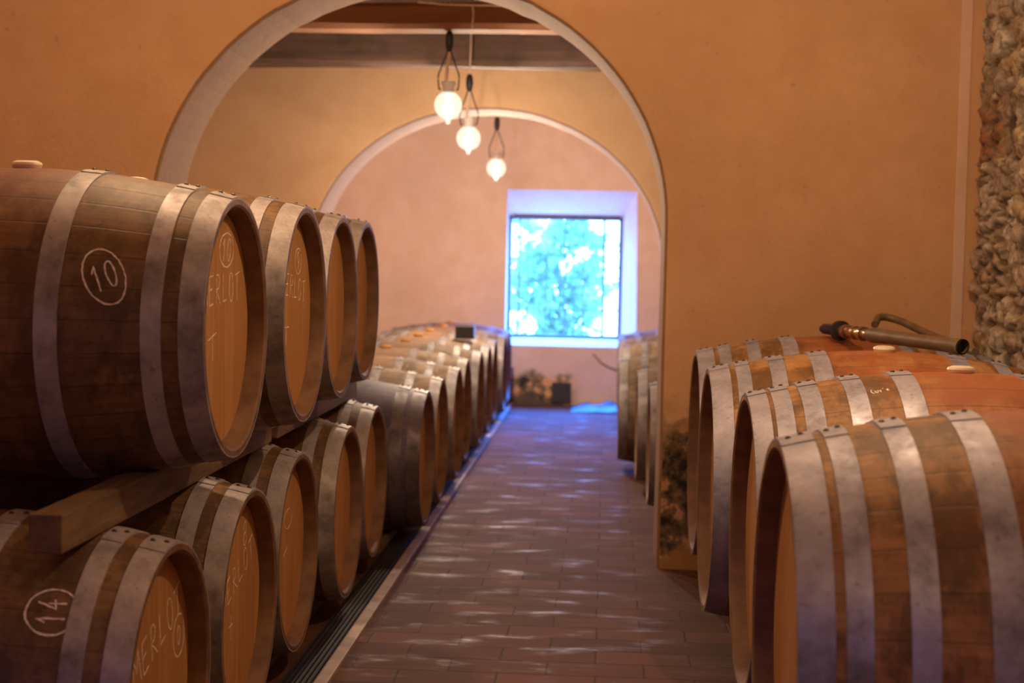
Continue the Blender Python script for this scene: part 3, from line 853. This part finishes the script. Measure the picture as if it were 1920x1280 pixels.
on_side(RB[1], text_strokes("Cuv'e", 0.046, 0.020, 0.22), -0.5175+0.298, 0.36, 1.035, rhR, rbR, 0.0026, 'chalk_writing')

# ------------------------------------------------------------------ timbers under / between barrels
def timber(name, x0, x1, y0, y1, z0, z1, label, group, mat='rail'):
    bm = bmesh.new(); box(bm, x0, x1, y0, y1, z0, z1, 0.005)
    c = Vector(((x0+x1)/2, y0, z0)); bmesh.ops.translate(bm, verts=bm.verts, vec=-c)
    return tag(obj(name, bm, mat, loc=c), label, 'timber', group)
GT = 'timbers between the two rows of the left stack'
timber('stacking_beam', -1.035, -0.972, 2.62, 4.32, 0.6705, 0.7435, 'thick square timber with its end showing above the circled 14 barrel', GT)
timber('stacking_beam', -1.035, -0.972, 4.40, 5.82, 0.6705, 0.7435, 'timber under the third and fourth upper barrels', GT)
timber('stacking_beam', -1.62, -1.56, 2.62, 4.32, 0.6705, 0.7435, 'timber at the hidden inner end below the nearest two upper barrels', GT)
timber('stacking_beam', -1.62, -1.56, 4.40, 5.82, 0.6705, 0.7435, 'timber at the hidden inner end below the farthest two upper barrels', GT)
GF = 'floor rails under the barrels'
timber('floor_rail', -1.03, -0.965, 2.3, 5.9, 0.0, 0.046, 'wooden floor rail under the front ends of the lower left row', GF)
timber('floor_rail', -1.64, -1.58, 2.3, 5.9, 0.0, 0.046, 'wooden floor rail under the wall ends of the lower left row', GF)
timber('floor_rail', 0.50, 0.58, 2.1, 5.88, 0.0, 0.135, 'wooden floor rail under the aisle ends of the large right barrels', GF)
timber('floor_rail', 1.10, 1.18, 2.1, 5.88, 0.0, 0.135, 'wooden floor rail under the wall ends of the large right barrels', GF)
timber('floor_rail', -0.94, -0.90, Y1+0.1, Y3-0.1, 0.0, 0.046, 'wooden floor rail under the far left row', GF)
timber('floor_rail', -1.56, -1.52, Y1+0.1, Y3-0.1, 0.0, 0.046, 'inner wooden floor rail under the far left row', GF)

# ------------------------------------------------------------------ pendant lamps
def pendant(x, y, zg, power, ztop, label, group=None):
    root = empty('pendant_lamp', (x, y, zg)); tag(root, label, 'lamp', group)
    top = ztop - zg; hk = 0.30
    bm = bmesh.new(); tube(bm, spline([(0, 0, top), (0.004, 0, (top+hk)/2+0.02), (0, 0, hk+0.05)], 6), 0.0035, 8); obj('cord', bm, 'cable', root, True)
    bm = bmesh.new(); lathe_z(bm, [(0, 0.05), (0.012, 0.05), (0.018, 0.035), (0.02, 0.0), (0.016, -0.03), (0.007, -0.045), (0, -0.045)], 16, (0, 0, hk)); obj('hook', bm, 'dark', root, True)
    for s in (-1, 1):
        bm = bmesh.new(); tube(bm, spline([(0.004*s, 0, hk-0.03), (0.036*s, 0, hk-0.12), (0.050*s, 0, 0.14), (0.046*s, 0, 0.08), (0.036*s, 0, 0.075)], 7), 0.0035, 8)
        obj('bail_wire', bm, 'dark', root, True)
    bm = bmesh.new(); tube(bm, spline([(0.004, 0.004, hk-0.04), (-0.006, 0.006, 0.19), (-0.014, 0.0, 0.1)], 6), 0.008, 8); obj('flex', bm, 'cable', root, True)
    bm = bmesh.new(); lathe_z(bm, [(0, 0.112), (0.034, 0.112), (0.036, 0.104), (0.028, 0.09), (0.027, 0.065), (0.034, 0.052), (0.030, 0.05), (0.0, 0.055)], 24); obj('collar', bm, 'white', root, True)
    bm = bmesh.new(); pr = [(0.030, 0.062)]
    for k in range(1, 13):
        a = PI*0.15 + (PI*0.80)*k/13; pr.append((0.067*math.sin(a), 0.067*math.cos(a)))
    pr += [(0.013, -0.068), (0.013, -0.08), (0.008, -0.088), (0, -0.089)]
    lathe_z(bm, pr, 32); obj('glass_globe', bm, 'globe', root, True)
    bm = bmesh.new(); lathe_z(bm, [(0, 0.05), (0.010, 0.045), (0.014, 0.02), (0.026, -0.005), (0.029, -0.02), (0.022, -0.038), (0, -0.045)], 20); obj('bulb', bm, 'bulb', root, True)
    l = bpy.data.lights.new('lamp_light', 'POINT'); l.energy = power; l.color = COOLER if y > 6 else WARM; l.shadow_soft_size = 0.03
    lo = bpy.data.objects.new('lamp_light', l); COL.objects.link(lo); lo.parent = root; lo.location = (0, 0, -0.11)
    l.shadow_soft_size = 0.02
    return root
GP = 'glass globe pendant lamps'
labs = ['lit globe lamp hanging nearest, highest of the three', 'lit globe lamp hanging in the middle of the three', 'lit globe lamp hanging farthest and lowest, past the farther arch']
for (x, y, z, p), lab in zip(LAMPS, labs): pendant(x, y, z, p, 2.62, lab, GP)
for (x, y, z, p), lab in zip(ROOM_LAMPS, ['globe lamp above the left stack', 'globe lamp above the large right barrels', 'unseen globe lamp above the aisle, added to fill the barrel fronts']):
    pendant(x, y, z, p, 2.95, lab, GP)
# white cable stapled to the nearer beam
bm = bmesh.new()
tube(bm, spline([(-0.92, 7.085, 2.425), (-0.85, 7.08, 2.42), (-0.78, 7.083, 2.415), (-0.5, 7.085, 2.412), (-0.1, 7.08, 2.41)], 6), 0.005, 8)
tube(bm, spline([(-0.66, 7.083, 2.413), (-0.655, 7.078, 2.37), (-0.66, 7.08, 2.31)], 5), 0.005, 8)
tag(obj('electric_cable', bm, 'cable', smooth=True), 'pale electric cable running along the reddish ceiling beam', 'cable')

# ------------------------------------------------------------------ hose fitting on the right barrels
ft = empty('wine_hose', (0, 0, 0)); tag(ft, 'brown rubber hose with brass fitting and dark blue handle lying on the right barrels', 'hose')
P0, P1 = Vector((0.785, 5.40, 0.995)), Vector((1.075, 4.57, 0.985))
def along(t, dz=0): p = P0.lerp(P1, t); p.z += dz; return p
bm = bmesh.new(); tube(bm, [along(-0.02), along(0.0), along(0.10), along(0.115)], 0.0, 16, radii=[0.015, 0.019, 0.019, 0.017]); obj('handle', bm, 'blue', ft, True)
bm = bmesh.new(); tube(bm, [along(0.115), along(0.117), along(0.14), along(0.142)], 0.0, 20, radii=[0.026, 0.036, 0.036, 0.026]); obj('flange', bm, 'dark', ft, True)
ts = [0.14, 0.17, 0.171, 0.19, 0.191, 0.24, 0.241, 0.26, 0.261, 0.30, 0.301, 0.32, 0.321, 0.38]
rs = [0.021, 0.021, 0.025, 0.025, 0.018, 0.018, 0.024, 0.024, 0.019, 0.019, 0.025, 0.025, 0.018, 0.018]
bm = bmesh.new(); tube(bm, [along(t) for t in ts], 0, 18, radii=rs); obj('brass_body', bm, 'brass', ft, True)
bm = bmesh.new()
tube(bm, [along(t) for t in (0.36, 0.4, 0.55, 0.7, 0.85, 1.0)], 0, 20, caps=False, radii=[0.022, 0.026, 0.0225, 0.0225, 0.0225, 0.024])
tube(bm, [along(t) for t in (1.0, 0.9, 0.8)], 0, 20, caps=False, radii=[0.0195, 0.019, 0.019])
obj('hose_section', bm, 'hose', ft, True)
bm = bmesh.new(); tube(bm, [along(0.9), along(0.975)], 0.0188, 18); obj('dark_bore_plug', bm, 'black', ft, True)  # solid black plug standing in for the shade inside the hose
bm = bmesh.new()
tube(bm, spline([(0.93, 5.24, 1.02), (0.96, 5.30, 1.045), (1.02, 5.28, 1.035), (1.08, 5.10, 1.0), (1.13, 4.92, 0.975), (1.15, 4.72, 0.962)], 8), 0.013, 12)
obj('branch_hose', bm, 'hose', ft, True)

# ------------------------------------------------------------------ small things in the far bays
bm = bmesh.new(); box(bm, -0.062, 0.062, -0.05, 0.05, 0, 0.085, 0.006)
tag(obj('small_box', bm, 'black', loc=(-0.93, 9.88, 0.690)), 'small dark box lying on top of the far left barrels', 'box')
bm = bmesh.new(); box(bm, -0.08, 0.08, -0.012, 0.02, 0, 0.17, 0.004)
ht = obj('wall_hatch', bm, 'dark', loc=(-0.36, Y3-0.01, 0.02)); tag(ht, 'small dark square hatch at the foot of the back wall', 'hatch')
bm = bmesh.new()
g2 = []
for i in range(25):
    row = []
    for k in range(13):
        u, v = i/24, k/12
        e = max(0.0, min(u*4, 1, (1-u)*6))*max(0.0, min(v*4, (1-v)*4, 1))
        z = 0.004 + 0.06*e*(0.6+0.8*noise.noise(Vector((u*4, v*3, 5)))) + 0.015*e*noise.noise(Vector((u*12, v*9, 1)))
        row.append(bm.verts.new((-0.27+0.5*u, (v-0.5)*0.55, max(0.003, z))))
    g2.append(row)
for i in range(24):
    for k in range(12): bm.faces.new((g2[i][k], g2[i+1][k], g2[i+1][k+1], g2[i][k+1]))
sh = obj('plastic_sheet', bm, 'sheet', smooth=True, loc=(0.0, Y3-0.35, 0.0))
sm = sh.modifiers.new('thick', 'SOLIDIFY'); sm.thickness = 0.002
tag(sh, 'low crumpled blue sheet on the floor below the window', 'sheet')
bm = bmesh.new(); tube(bm, spline([(-0.10, Y3-0.008, 0.44), (-0.02, Y3-0.012, 0.36), (0.10, Y3-0.012, 0.31), (0.28, Y3-0.01, 0.30)], 8), 0.005, 6)
tag(obj('wall_cable', bm, 'dark', smooth=True), 'thin dark cable sagging below the window', 'cable')
pn = empty('pier_panel', (0.385, Y2-0.001, 1.06)); tag(pn, 'narrow white panel with a dark cable on the farther arch pier', 'panel')  # narrow white box above a dark tube on the pier face
bm = bmesh.new(); box(bm, -0.04, 0.04, -0.03, 0, 0, 0.24, 0.005); obj('casing', bm, 'white', pn)
bm = bmesh.new(); tube(bm, spline([(-0.005, -0.012, 0.0), (-0.02, -0.012, -0.12), (-0.02, -0.012, -0.3)], 6), 0.008, 8); obj('cable', bm, 'dark', pn, True)
